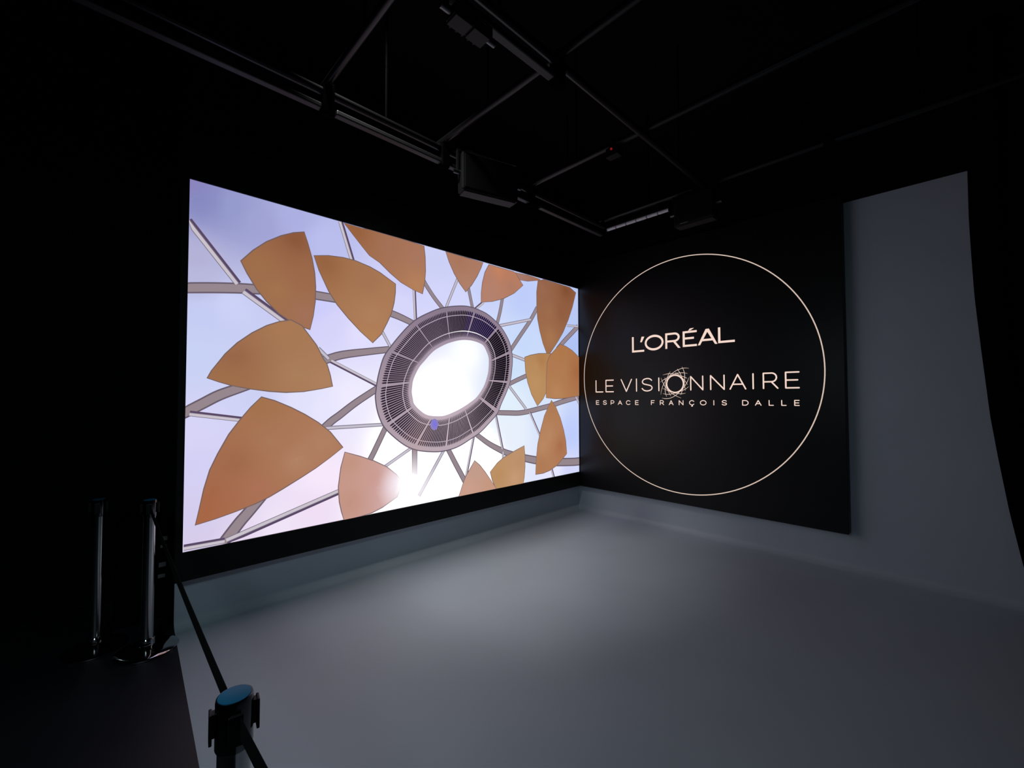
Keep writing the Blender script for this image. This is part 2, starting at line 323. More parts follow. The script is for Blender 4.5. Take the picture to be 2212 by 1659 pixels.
SKY = [[0.4485,3.1015,140,132,190],[0.5165,3.0083,133,138,192],[0.6851,2.9935,150,155,205],[0.8675,2.9416,160,163,212],[1.1325,3.0551,172,175,225],[0.47,2.5657,180,178,215],[0.4983,2.4403,185,185,222],[0.529,2.1819,198,205,245],[0.5063,1.9172,200,210,245],[0.6952,2.2722,205,210,248],[1.3542,2.9214,185,190,238],[1.4387,2.2218,215,212,250],[1.3219,2.3642,205,205,252],[1.6861,2.1673,225,222,255],[2.1012,2.4786,215,215,252],[2.15,2.7584,205,205,248],[2.5277,2.9765,205,208,246],[2.5867,2.6473,212,214,252],[3.16,2.8465,200,210,250],[3.7633,2.838,190,205,250],[3.7608,2.2624,200,218,252],[3.6,1.9684,205,225,250],[4.8384,2.8804,185,200,245],[4.7786,2.2199,175,195,245],[4.7147,1.0612,190,205,252],[4.1857,1.3349,215,228,252],[3.5217,1.5781,225,240,252],[3.5975,1.1888,232,240,252],[3.1587,0.9535,255,255,255],[2.4782,0.7837,255,255,255],[2.0113,1.1489,255,252,255],[1.6063,1.5869,240,235,255],[1.3685,1.5102,232,230,255],[1.1848,1.5513,225,225,252],[0.4919,1.1416,212,208,245],[0.463,1.336,215,212,248],[0.4979,0.7574,212,205,238],[0.5001,0.6138,215,205,235],[0.8851,1.5902,205,210,245],[1.0259,0.581,240,228,248],[1.3744,0.9292,248,232,252],[1.3024,0.6732,240,222,245],[0.7782,0.5155,230,215,240],[1.785,0.6674,255,248,255],[4.3656,0.6261,230,232,255],[4.6593,0.6222,212,215,252],[2.5894,1.6786,253,253,255],[2.8935,2.0864,244,247,255],[2.5323,1.4874,255,255,255],[2.1065,1.5402,250,248,255]]
LINE_TOP = [["L",-2.8483,-2.6791,2.1545,2.3515],["O",-2.6711,-2.4243,2.1594,2.3517],["R",-2.4019,-2.2148,2.1649,2.3518],["E",-2.1887,-2.0244,2.1695,2.3519],["A",-2.0144,-1.7997,2.174,2.352],["L",-1.7919,-1.6199,2.1786,2.3522]]
LINE_MID = [["L",-3.41,-3.2861,1.6486,1.8164],["E",-3.251,-3.1226,1.6501,1.8179],["V",-3.0182,-2.854,1.6525,1.8204],["I",-2.7916,-2.7916,1.6539,1.8218],["S",-2.7205,-2.5698,1.6553,1.8232],["I",-2.4911,-2.4911,1.6567,1.8247],["N",-2.1086,-1.9585,1.6611,1.8291],["N",-1.8858,-1.7295,1.6632,1.8313],["A",-1.6825,-1.5147,1.6652,1.8333],["I",-1.4493,-1.4493,1.6666,1.8347],["R",-1.3603,-1.2188,1.6682,1.8363],["E",-1.1624,-1.0376,1.67,1.8381]]
LINE_LOW = [["E",-3.4056,-3.3542,1.4821,1.5414],["S",-3.2922,-3.2328,1.483,1.5422],["P",-3.1726,-3.1172,1.4839,1.5431],["A",-3.0634,-2.9991,1.4848,1.5439],["C",-2.9432,-2.8794,1.4857,1.5447],["E",-2.8125,-2.7641,1.4867,1.5456],["F",-2.5964,-2.5481,1.4883,1.5471],["R",-2.4804,-2.4279,1.4893,1.5479],["A",-2.3673,-2.3103,1.4902,1.5487],["N",-2.2457,-2.1899,1.4911,1.5496],["Ç",-2.1228,-2.0633,1.4921,1.5505],["O",-1.9998,-1.9275,1.4931,1.5514],["I",-1.8481,-1.8481,1.494,1.5522],["S",-1.7648,-1.7103,1.4948,1.553],["D",-1.5584,-1.4961,1.4965,1.5545],["A",-1.4356,-1.3748,1.4974,1.5553],["L",-1.3093,-1.2635,1.4983,1.5561],["L",-1.1981,-1.1526,1.4992,1.5569],["E",-1.0876,-1.0421,1.5001,1.5577]]
EMBLEM = [[[-2.4652,1.6149],[-2.4585,1.6637],[-2.4396,1.7207],[-2.412,1.7687],[-2.3755,1.8189],[-2.3308,1.8598],[-2.2838,1.8917],[-2.2462,1.9082],[-2.1977,1.922],[-2.1556,1.9233],[-2.1196,1.9174]],[[-2.2031,1.9409],[-2.1866,1.9096],[-2.1745,1.8675],[-2.1696,1.8232],[-2.1715,1.7846],[-2.1777,1.7434],[-2.1895,1.7022],[-2.2068,1.672]],[[-2.4536,1.5747],[-2.4266,1.5685],[-2.4027,1.5663],[-2.3611,1.5706],[-2.3169,1.5862],[-2.279,1.6085],[-2.2442,1.639],[-2.2153,1.6721],[-2.1894,1.7077]],[[-2.4379,1.8525],[-2.3988,1.861],[-2.3572,1.8659],[-2.3132,1.8619],[-2.2699,1.8518],[-2.2329,1.8337],[-2.2048,1.8133],[-2.1799,1.7876],[-2.1579,1.7594],[-2.1361,1.7273]],[[-2.1371,1.8591],[-2.1759,1.8676],[-2.2182,1.8707],[-2.2697,1.8658],[-2.3133,1.8535],[-2.3576,1.8325],[-2.3995,1.8083],[-2.4387,1.7895],[-2.4693,1.7659]],[[-2.3421,1.8914],[-2.3601,1.8695],[-2.3753,1.8359],[-2.3877,1.7965],[-2.3943,1.7483],[-2.3919,1.7056],[-2.3833,1.677],[-2.366,1.6456],[-2.3545,1.6201],[-2.3373,1.5946]],[[-2.3934,1.589],[-2.4063,1.6318],[-2.4117,1.6717],[-2.4067,1.7115],[-2.3973,1.7484],[-2.3759,1.7905]],[[-2.4142,1.823],[-2.4072,1.7857],[-2.4033,1.7457],[-2.3962,1.717],[-2.3832,1.6884]],[[-2.4626,1.8189],[-2.4479,1.7811],[-2.4273,1.7405],[-2.4068,1.7058],[-2.3775,1.6741],[-2.3425,1.6426],[-2.302,1.6142],[-2.2591,1.5917],[-2.2166,1.5751]],[[-2.1211,1.8133],[-2.1355,1.7753],[-2.1526,1.7428],[-2.1782,1.7047],[-2.2068,1.672],[-2.2384,1.6446],[-2.273,1.6281]],[[-2.4408,1.6291],[-2.3901,1.6189],[-2.331,1.6228],[-2.2728,1.6393],[-2.2155,1.6582],[-2.1674,1.677],[-2.1226,1.7092]],[[-2.1625,1.6329],[-2.2018,1.6249],[-2.2443,1.6265],[-2.3017,1.6367],[-2.3424,1.6511],[-2.3894,1.6686],[-2.443,1.6921]],[[-2.1649,1.6577],[-2.17,1.6963],[-2.1751,1.7295],[-2.1829,1.7739],[-2.202,1.8132],[-2.2267,1.8697],[-2.2463,1.8984],[-2.2604,1.9186]],[[-2.2218,1.6111],[-2.2072,1.6471],[-2.1954,1.6801],[-2.1864,1.7242]],[[-2.284,1.8762],[-2.2554,1.8597],[-2.2187,1.836],[-2.1794,1.8207],[-2.1406,1.8029]]]
EMBLEM_RING = [[-2.1876,1.7403],[-2.1886,1.7273],[-2.1913,1.7146],[-2.1956,1.7023],[-2.2014,1.6907],[-2.2088,1.68],[-2.2174,1.6703],[-2.2273,1.6618],[-2.2382,1.6546],[-2.25,1.6489],[-2.2625,1.6448],[-2.2754,1.6424],[-2.2886,1.6416],[-2.3018,1.6426],[-2.3149,1.6453],[-2.3274,1.6497],[-2.3394,1.6556],[-2.3505,1.6632],[-2.3605,1.6721],[-2.3693,1.6822],[-2.3766,1.6934],[-2.3825,1.7055],[-2.3867,1.7182],[-2.3892,1.7314],[-2.3899,1.7448],[-2.3888,1.7582],[-2.386,1.7712],[-2.3814,1.7838],[-2.3753,1.7956],[-2.3676,1.8065],[-2.3586,1.8162],[-2.3483,1.8247],[-2.337,1.8317],[-2.3249,1.8372],[-2.3122,1.841],[-2.2991,1.8431],[-2.2859,1.8435],[-2.2727,1.8421],[-2.2599,1.8391],[-2.2475,1.8344],[-2.2359,1.8282],[-2.2251,1.8205],[-2.2155,1.8116],[-2.2071,1.8015],[-2.2001,1.7904],[-2.1945,1.7786],[-2.1905,1.7661],[-2.1882,1.7533]]
APOSTROPHE = [[-2.7136,2.3445],[-2.6758,2.3419],[-2.711,2.2746],[-2.7338,2.2767]]
ACCENT = [[-2.1242,2.3528],[-2.1033,2.3784],[-2.0558,2.381],[-2.0908,2.3584]]
FLARES = {"sun": [2.1911,0.7457],"blue": [2.4708,1.3143],"orange": [2.2869,1.2272]}


# ------------------------------------------------------------------ video wall
screen = thing('video_wall', 'large bright LED screen on the left wall showing a glass dome with brown leaf shaped panels', 'screen', (2.64, SCREEN_Y, 0.34))
SX0, SX1, SZ0, SZ1 = 0.4359, 4.8944, 1.6 - 1.0633, 1.6 + 1.5296

def local(o, root):
    o.matrix_parent_inverse = Matrix.Translation(-Vector(root.location))
    return o

bm = bmesh.new()
zb, zt = 0.34, 3.46
xl, xr = 0.395, 4.985
yf, yb = SCREEN_Y, YW
def slab(x0, x1, z0, z1, y0, y1):
    add_box(bm, ((x0 + x1) / 2, (y0 + y1) / 2, (z0 + z1) / 2), (x1 - x0, y1 - y0, z1 - z0))
slab(xl, SX0, zb, zt, yf, yb)
slab(SX1, xr, zb, zt, yf, yb)
slab(SX0, SX1, zb, SZ0, yf, yb)
slab(SX0, SX1, SZ1, zt, yf, yb)
slab(SX0, SX1, SZ0, SZ1, yf + 0.02, yb)
local(bm_obj('casing', bm, MAT['bezel'], screen), screen)

# near white parts of the lit panel are brighter than the photograph could record
OVER = 0.4
def bright(rgb):
    q = min(max((min(rgb) - 232.0) / 23.0, 0.0), 1.0)
    return tuple(lin(c) + q * q * OVER for c in rgb) + (1.0,)

class Picture:
    def __init__(self):
        self.v, self.f, self.c = [], [], []
    def add(self, s, t, layer, rgb):
        s = min(max(s, SX0), SX1)
        t = min(max(t, SZ0), SZ1)
        r, g, b = flare(s, t, rgb)
        self.v.append((s, SCREEN_Y + 0.012 - layer * 0.0006, t))
        self.c.append(bright((r, g, b)))
        return len(self.v) - 1
    def poly(self, pts, layer, rgb):
        self.f.append(tuple(self.add(s, t, layer, rgb) for s, t in pts))
    def fan(self, pts, layer, col, rings=7):
        pts = densify(pts, 0.06)
        cx = sum(p[0] for p in pts) / len(pts)
        cz = sum(p[1] for p in pts) / len(pts)
        n = len(pts)
        prev = None
        for k in range(rings, 0, -1):
            q = k / rings
            cur = []
            for s, t in pts:
                ss, tt = cx + (s - cx) * q, cz + (t - cz) * q
                cur.append(self.add(ss, tt, layer, col(ss, tt)))
            if prev:
                for i in range(n):
                    self.f.append((prev[i], prev[(i + 1) % n], cur[(i + 1) % n], cur[i]))
            prev = cur
        c = self.add(cx, cz, layer, col(cx, cz))
        for i in range(n):
            self.f.append((prev[i], prev[(i + 1) % n], c))
    def strip(self, pts, layer, rgb, off=0.0, scale=1.0):
        # pts: (s, t, width); off shifts sideways in widths
        L, R = [], []
        for i, (s, t, w) in enumerate(pts):
            a = pts[max(i - 1, 0)]
            b = pts[min(i + 1, len(pts) - 1)]
            dx, dz = b[0] - a[0], b[1] - a[1]
            l = math.hypot(dx, dz) or 1
            nx, nz = -dz / l, dx / l
            L.append(self.add(s + nx * w * (off + scale / 2), t + nz * w * (off + scale / 2), layer, rgb))
            R.append(self.add(s + nx * w * (off - scale / 2), t + nz * w * (off - scale / 2), layer, rgb))
        for i in range(len(pts) - 1):
            self.f.append((R[i], R[i + 1], L[i + 1], L[i]))

def densify(pts, step, closed=True):
    out = []
    n = len(pts)
    for i in range(n if closed else n - 1):
        a, b = pts[i], pts[(i + 1) % n]
        k = max(1, int(math.hypot(b[0] - a[0], b[1] - a[1]) / step))
        for j in range(k):
            q = j / k
            out.append((a[0] + (b[0] - a[0]) * q, a[1] + (b[1] - a[1]) * q))
    if not closed:
        out.append(tuple(pts[-1]))
    return out

def spline(pts, sub=6, closed=False):
    n = len(pts)
    out = []
    for i in range(n if closed else n - 1):
        if closed:
            p = [pts[(i + k - 1) % n] for k in range(4)]
        else:
            p = [pts[max(i - 1, 0)], pts[i], pts[i + 1], pts[min(i + 2, n - 1)]]
        for j in range(sub):
            t = j / sub
            out.append(tuple(0.5 * (2 * p[1][d] + (p[2][d] - p[0][d]) * t + (2 * p[0][d] - 5 * p[1][d] + 4 * p[2][d] - p[3][d]) * t * t
                                    + (3 * p[1][d] - p[0][d] - 3 * p[2][d] + p[3][d]) * t ** 3) for d in range(len(p[0]))))
    if not closed:
        out.append(tuple(pts[-1]))
    return out

def mixc(a, b, q):
    return tuple(x + (y - x) * q for x, y in zip(a, b))

def flare(s, t, rgb):
    # the sun and its coloured flares inside the filmed picture
    def fall(p, r0, r1):
        d = math.hypot(s - p[0], (t - p[1]))
        return min(max((r1 - d) / (r1 - r0), 0.0), 1.0)
    q = fall(FLARES['orange'], 0.02, 0.22)
    rgb = mixc(rgb, (205, 165, 150), 0.45 * q)
    q = fall(FLARES['sun'], 0.09, 0.34)
    rgb = mixc(rgb, (255, 250, 255), q)
    return rgb

def idw(samples, power=2.2):
    def f(s, t):
        W = 0.0
        acc = [0.0, 0.0, 0.0]
        for a, b, r, g, bl in samples:
            w = 1.0 / ((s - a) ** 2 + (t - b) ** 2 + 1e-4) ** (power / 2)
            W += w
            acc[0] += w * r
            acc[1] += w * g
            acc[2] += w * bl
        return (acc[0] / W, acc[1] / W, acc[2] / W)
    return f

pic = Picture()
skyf = idw(SKY, 3.0)
NX, NZ = 60, 36
grid = [[pic.add(SX0 + (SX1 - SX0) * i / NX, SZ0 + (SZ1 - SZ0) * j / NZ, 0,
                 skyf(SX0 + (SX1 - SX0) * i / NX, SZ0 + (SZ1 - SZ0) * j / NZ)) for i in range(NX + 1)] for j in range(NZ + 1)]
for j in range(NZ):
    for i in range(NX):
        pic.f.append((grid[j][i], grid[j][i + 1], grid[j + 1][i + 1], grid[j + 1][i]))
# thick beams of the dome
for b in THICK:
    p = spline(b, 5) if len(b) > 2 else densify([tuple(q[:2]) for q in b], 0.05, False) and spline(b, 8)
    pic.strip(p, 1, (104, 92, 106))
    pic.strip(p, 2, (150, 135, 142), scale=0.72)
# thin bars with one dark flank
for s0, t0, s1, t1, w, side in THIN:
    n = 8
    p = [(s0 + (s1 - s0) * i / n, t0 + (t1 - t0) * i / n, w) for i in range(n + 1)]
    pic.strip(p, 3, (120, 112, 128))
    if side:
        pic.strip(p, 4, (202, 194, 204), off=0.17 * side, scale=0.46)
        pic.strip(p, 4, (88, 70, 100), off=-0.32 * side, scale=0.30)
    else:
        pic.strip(p, 4, (196, 190, 204), scale=0.62)

# ring of slats round the skylight
outer = spline([tuple(p) for p in OUTER], 4, True)
hole = spline([tuple(p) for p in HOLE], 4, True)
oc = (sum(p[0] for p in outer) / len(outer), sum(p[1] for p in outer) / len(outer))
hc = (sum(p[0] for p in hole) / len(hole), sum(p[1] for p in hole) / len(hole))

def polar(curve, c):
    a = sorted((math.atan2(p[1] - c[1], p[0] - c[0]), math.hypot(p[0] - c[0], p[1] - c[1])) for p in curve)
    a = [(a[-1][0] - 2 * math.pi, a[-1][1])] + a + [(a[0][0] + 2 * math.pi, a[0][1])]
    def f(th):
        th = (th + math.pi) % (2 * math.pi) - math.pi
        for (t0, r0), (t1, r1) in zip(a, a[1:]):
            if t0 <= th <= t1:
                q = (th - t0) / max(t1 - t0, 1e-9)
                r = r0 + (r1 - r0) * q
                return (c[0] + r * math.cos(th), c[1] + r * math.sin(th))
        return (c[0] + a[0][1], c[1])
    return f

fo, fh = polar(outer, oc), polar(hole, hc)

def ringpt(th, q):
    a, b = fo(th), fh(th)
    return (a[0] + (b[0] - a[0]) * q, a[1] + (b[1] - a[1]) * q)

def ring_tone(th):
    # lit rim: lighter and pinker towards the bottom of the picture
    d = 0.5 - 0.5 * math.sin(th)
    return mixc((138, 122, 140), (186, 168, 178), d)

NR = 208
def band(q0, q1, layer, colf):
    a = [pic.add(*ringpt(2 * math.pi * i / NR, q0), layer, colf(2 * math.pi * i / NR)) for i in range(NR)]
    b = [pic.add(*ringpt(2 * math.pi * i / NR, q1), layer, colf(2 * math.pi * i / NR)) for i in range(NR)]
    for i in range(NR):
        j = (i + 1) % NR
        pic.f.append((a[i], a[j], b[j], b[i]))

band(-0.03, 0.03, 5, lambda th: (96, 86, 104))
band(0.0, 1.0, 6, ring_tone)
band(0.91, 1.0, 7, lambda th: mixc(ring_tone(th), (205, 190, 205), 0.35))
spoke_angles = [math.atan2(p[1] - oc[1], p[0] - oc[0]) for p in SPOKES]
def near_spoke(th):
    return min(abs((th - a + math.pi) % (2 * math.pi) - math.pi) for a in spoke_angles)
for i in range(NR):
    th = 2 * math.pi * i / NR
    if near_spoke(th) < 0.55 * 2 * math.pi / NR:
        continue
    h = 0.30 * 2 * math.pi / NR
    right = max(0.0, math.cos(th - 0.3))
    dark = mixc((44, 32, 48), (18, 12, 22), right)
    if 0.75 < th < 1.25:
        dark = mixc(dark, (34, 20, 84), 0.6)
    w = 1.0 + 0.35 * right
    prof = ((0.115, 0.4), (0.155, 1.05 * w), (0.30, 1.15 * w), (0.72, 1.1 * w), (0.82, 0.95), (0.89, 0.45))
    pts = [ringpt(th - h * k, q) for q, k in prof] + [ringpt(th + h * k, q) for q, k in reversed(prof)]
    pic.poly(pts, 8, dark)
band(0.245, 0.265, 9, lambda th: (188, 172, 190))
band(0.72, 0.742, 9, lambda th: mixc((196, 180, 196), (255, 255, 255), max(0.0, math.cos(th - 1.1)) ** 6))
# blue lens spot of the filmed picture
bs, bt = FLARES['blue']
def blob(ra, rb, layer, c0, c1):
    pic.fan([(bs + ra * math.cos(a * math.pi / 12), bt + rb * math.sin(a * math.pi / 12)) for a in range(24)], layer,
            lambda s, t: mixc(c0, c1, min(1.0, math.hypot((s - bs) / ra, (t - bt) / rb))), 4)
blob(0.048, 0.058, 10, (118, 116, 232), (140, 128, 196))
# leaf shaped panels in front of the dome
for num, (pts, cols) in enumerate(PETALS):
    pts = [tuple(p) for p in pts]
    cx = sum(p[0] for p in pts) / len(pts)
    cz = sum(p[1] for p in pts) / len(pts)
    big = []
    for s, t in pts:
        d = math.hypot(s - cx, t - cz)
        k = 1 + 0.009 / d
        big.append((cx + (s - cx) * k, cz + (t - cz) * k))
    base = idw(cols, 1.4)
    cf = lambda s, t: mixc(base(s, t), (150, 122, 104), 0.12)
    pic.fan(big, 11 + 0.4 * num, lambda s, t: mixc((104, 92, 98), cf(s, t), 0.25), 2)
    pic.fan(pts, 11.2 + 0.4 * num, cf)

me = bpy.data.meshes.new('display')
me.from_pydata(pic.v, [], pic.f)
ca = me.color_attributes.new('picture', 'FLOAT_COLOR', 'POINT')
ca.data.foreach_set('color', [x for c in pic.c for x in c])
me.materials.append(MAT['picture'])
me.update()
disp = local(link(bpy.data.objects.new('display', me), screen), screen)
disp['label'] = 'bright picture of a dome seen from below'

# ------------------------------------------------------------------ sign with circle and lettering
sign = thing('illuminated_sign', 'tall black sign panel on the right wall with a thin pale circle and pale lettering', 'sign', (SIGN_X, 2.2, 0.34))
SY0, SY1 = 0.6856, SCREEN_Y - 0.001
bm = bmesh.new()
add_box(bm, ((SIGN_X + XW) / 2, (SY0 + SY1) / 2, (0.34 + 3.46) / 2), (XW - SIGN_X, SY1 - SY0, 3.46 - 0.34))
local(bm_obj('panel', bm, MAT['sign_face'], sign, bevel=0.004), sign)

SF = SIGN_X - 0.002
class Strokes:
    def __init__(self):
        self.v, self.f = [], []
    def p(self, s, z, dx=0.0):
        self.v.append((SF - dx, -s, z))
        return len(self.v) - 1
    def seg(self, a, b, w0, w1=None):
        w1 = w0 if w1 is None else w1
        dx, dz = b[0] - a[0], b[1] - a[1]
        l = math.hypot(dx, dz)
        if l < 1e-6:
            return
        nx, nz = -dz / l / 2, dx / l / 2
        self.f.append((self.p(a[0] + nx * w0, a[1] + nz * w0), self.p(a[0] - nx * w0, a[1] - nz * w0), self.p(b[0] - nx * w1, b[1] - nz * w1), self.p(b[0] + nx * w1, b[1] + nz * w1)))
    def dot(self, c, r, n=10):
        self.f.append(tuple(self.p(c[0] + r * math.cos(2 * math.pi * i / n), c[1] + r * math.sin(2 * math.pi * i / n)) for i in range(n)))
    def line(self, pts, w, joints=True, ends=True):
        for a, b in zip(pts, pts[1:]):
            self.seg(a, b, w)
        if joints:
            for q in (pts if ends else pts[1:-1]):
                self.dot(q, w / 2)
    def poly(self, pts):
        self.f.append(tuple(self.p(*q) for q in pts))
    def build(self, name, mat, parent):
        return local(mesh_obj(name, self.v, self.f, mat, parent), parent)

def arc(cx, cz, rx, rz, a0, a1, n=14):
    return [(cx + rx * math.cos(math.radians(a0 + (a1 - a0) * i / n)), cz + rz * math.sin(math.radians(a0 + (a1 - a0) * i / n))) for i in range(n + 1)]

GLYPH = {
    'L': [[(0, 1), (0, 0), (1, 0)]],
    'E': [[(1, 1), (0, 1), (0, 0), (1, 0)], [(0, .5), (.9, .5)]],
    'V': [[(0, 1), (.5, 0), (1, 1)]],
    'I': [[(.5, 1), (.5, 0)]],
    'S': [spline([(.94, .85), (.76, .97), (.47, 1), (.16, .92), (.03, .74), (.16, .58), (.5, .5), (.84, .42), (.98, .25), (.85, .08), (.52, 0), (.2, .05), (0, .2)], 4)],
    'N': [[(0, 0), (0, 1), (1, 0), (1, 1)]],
    'A': [[(0, 0), (.5, 1), (1, 0)], [(.19, .33), (.81, .33)]],
    'R': [[(0, 0), (0, 1), (.58, 1)] + arc(.58, .715, .34, .285, 90, -90) + [(0, .43)], [(.56, .43), (1, 0)]],
    'P': [[(0, 0), (0, 1), (.55, 1)] + arc(.55, .68, .43, .32, 90, -90) + [(0, .36)]],
    'F': [[(1, 1), (0, 1), (0, 0)], [(0, .5), (.85, .5)]],
    'D': [[(0, 0), (0, 1), (.45, 1)] + arc(.45, .5, .55, .5, 90, -90) + [(0, 0)]],
    'O': [arc(.5, .5, .5, .5, 0, 360, 32)],
    'C': [arc(.54, .5, .54, .5, 38, 322, 22)],
    'Ç': [arc(.54, .5, .54, .5, 38, 322, 22), [(.56, 0), (.54, -.12), (.68, -.18), (.64, -.3), (.44, -.32)]],
}

def write(line, w):
    for ch, a, b, z0, z1 in line:
        st = Strokes()
        h = w / 2
        x0, x1, y0, y1 = a + h, b - h, z0 + h, z1 - h
        if x1 < x0:
            x0 = x1 = (a + b) / 2
        for stroke in GLYPH[ch]:
            st.line([(x0 + (x1 - x0) * u, y0 + (y1 - y0) * t) for u, t in stroke], w)
        st.build('letter', MAT['letters'], sign)

def bold_line(line, wv, wh, extra):
    def bar(x0, x1, z0, z1):
        st.poly([(x0, z0), (x1, z0), (x1, z1), (x0, z1)])
    for k, (ch, a, b, z0, z1) in enumerate(line):
        st = Strokes()
        w, h = b - a, z1 - z0
        if ch == 'L':
            bar(a, a + wv, z0, z1)
            bar(a, b, z0, z0 + wh)
        elif ch == 'E':
            bar(a, a + wv, z0, z1)
            bar(a, b, z0, z0 + wh)
            bar(a, b, z1 - wh, z1)
            bar(a, b - 0.2 * w, z0 + 0.47 * h, z0 + 0.47 * h + wh)
        elif ch == 'O':
            n = 48
            ox = [(a + w / 2 + w / 2 * math.cos(2 * math.pi * i / n), z0 + h / 2 + h / 2 * math.sin(2 * math.pi * i / n)) for i in range(n)]
            ix = [(a + w / 2 + (w / 2 - wv * 1.02) * math.cos(2 * math.pi * i / n), z0 + h / 2 + (h / 2 - wh * 1.15) * math.sin(2 * math.pi * i / n)) for i in range(n)]
            for i in range(n):
                j = (i + 1) % n
                st.poly([ox[i], ox[j], ix[j], ix[i]])
        elif ch == 'R':
            bar(a, a + wv, z0, z1)
            m = z0 + 0.40 * h
            xb = a + 0.60 * w
            bar(a, xb, z1 - wh, z1)
            bar(a, xb, m, m + wh)
            R0 = (z1 - m) / 2
            c = (xb, m + R0)
            n = 18
            for i in range(n):
                q = []
                for k in (i, i + 1):
                    t = math.pi / 2 - math.pi * k / n
                    q.append((math.cos(t), math.sin(t)))
                rx = b - 0.05 * w - xb
                st.poly([(c[0] + rx * q[0][0], c[1] + R0 * q[0][1]), (c[0] + rx * q[1][0], c[1] + R0 * q[1][1]),
                         (c[0] + (rx - wv) * q[1][0], c[1] + (R0 - wh) * q[1][1]), (c[0] + (rx - wv) * q[0][0], c[1] + (R0 - wh) * q[0][1])])
            st.poly([(a + 0.50 * w, m + 0.3 * wh), (a + 0.50 * w + wv * 1.25, m + 0.3 * wh), (b, z0), (b - wv * 1.25, z0)])
        elif ch == 'A':
            cx = (a + b) / 2
            k = wv * 1.05
            st.poly([(a, z0), (a + k, z0), (cx, z1 - 0.19 * h), (cx, z1), (cx - 0.085 * w, z1)])
            st.poly([(b, z0), (b - k, z0), (cx, z1 - 0.19 * h), (cx, z1), (cx + 0.085 * w, z1)])
            zc = z0 + 0.24 * h
            bar(a + 0.2 * w, b - 0.2 * w, zc, zc + wh)
        if k == 3:
            st.poly([tuple(p) for p in extra[1]])
        st.build('letter', MAT['letters'], sign)
    st = Strokes()
    st.poly([tuple(p) for p in extra[0]])
    st.build('apostrophe', MAT['letters'], sign)

bold_line(LINE_TOP, 0.0245, 0.0235, [APOSTROPHE, ACCENT])
write(LINE_MID, 0.0140)
write(LINE_LOW, 0.0085)
st = Strokes()
n = 160
R = 1.3822
for i in range(n):
    a0, a1 = 2 * math.pi * i / n, 2 * math.pi * (i + 1) / n
    q = []
    for a, r in ((a0, R - .0052), (a1, R - .0052), (a1, R + .0052), (a0, R + .0052)):
        q.append((-2.2179 + r * math.cos(a), 1.8494 + r * math.sin(a)))
    st.poly(q)
st.build('circle_outline', MAT['ring'], sign)
st = Strokes()
rg = [tuple(p) for p in EMBLEM_RING]
st.line(rg + [rg[0]], 0.0135)
for e in EMBLEM:
    p = spline([tuple(q) for q in e], 5)
    m = len(p) - 1
    for i in range(m):
        f0 = min(1, 4 * min(i, m - i) / m + .25)
        f1 = min(1, 4 * min(i + 1, m - i - 1) / m + .25)
        st.seg(p[i], p[i + 1], 0.0048 * f0, 0.0048 * f1)
em = st.build('swirl_emblem', MAT['letters'], sign)
em['label'] = 'pale ring of crossing fine arcs standing for the letter O'

# ------------------------------------------------------------------ belt stanchions
TOPZ = 0.945
def make_stanchion(loc, label):
    t = thing('belt_stanchion', label, 'stanchion', loc, 'chrome belt stanchions')
    bm = bmesh.new()
    add_lathe(bm, [(0, 0.0), (0.152, 0.0), (0.158, 0.004), (0.158, 0.010), (0.150, 0.016), (0.120, 0.023), (0.080, 0.030), (0.046, 0.037), (0.040, 0.040), (0, 0.040)])
    bm_obj('base', bm, MAT['chrome'], t, 30)
    bm = bmesh.new()
    add_lathe(bm, [(0, 0.036), (0.040, 0.036), (0.040, 0.075), (0.037, 0.080), (0, 0.080)], 48)
    bm_obj('collar', bm, MAT['chrome'], t, 30)
    bm = bmesh.new()
    add_lathe(bm, [(0, 0.06), (0.0318, 0.06), (0.0318, 0.86), (0, 0.86)], 48)
    bm_obj('post', bm, MAT['brushed'], t, 30)
    bm = bmesh.new()
    add_lathe(bm, [(0, 0.838), (0.0345, 0.838), (0.0362, 0.842), (0.0362, 0.938), (0.0350, 0.9445), (0.0322, TOPZ), (0, TOPZ - 0.001)], 48)
    hd = bm_obj('head', bm, MAT['dark_chrome'], t, 30)
    bm = bmesh.new()
    add_lathe(bm, [(0, TOPZ - 0.003), (0.0322, TOPZ - 0.003), (0.0322, TOPZ + 0.0012), (0.031, TOPZ + 0.0016), (0, TOPZ + 0.0016)], 48)
    cp = bm_obj('cap', bm, MAT['cap'], hd, 30)
    cp['label'] = 'flat blue disc on top'
    for k in range(3):
        a = CLIPS[k]
        bm = bmesh.new()
        rot = Matrix.Rotation(a, 3, 'Z')
        c = rot @ Vector((0.0385, 0, 0.898))
        add_box(bm, c, (0.008, 0.020, 0.050), rot)
        c = rot @ Vector((0.0440, 0, 0.893))
        add_box(bm, c, (0.006, 0.028, 0.064), rot)
        bm_obj('belt_clip', bm, MAT['plastic'], t, bevel=0.0015)
    return t

CLIPS = [math.radians(-8), math.radians(172), math.radians(262)]
NEAR = Vector((0.229, 1.115, 0))
FAR1 = Vector((0.252, 3.585, 0))
FAR2 = Vector((0.018, 3.835, 0))
OFF = Vector((0.30, -0.60, 0))

s_near = make_stanchion(NEAR, 'nearest chrome post with a blue disc on its black head in the lower left')
s_far1 = copy_thing(s_near, FAR1, 'chrome post in the corner left of the screen with a belt fixed to its head')
s_far2 = copy_thing(s_near, FAR2, 'chrome post furthest left and partly behind its twin')

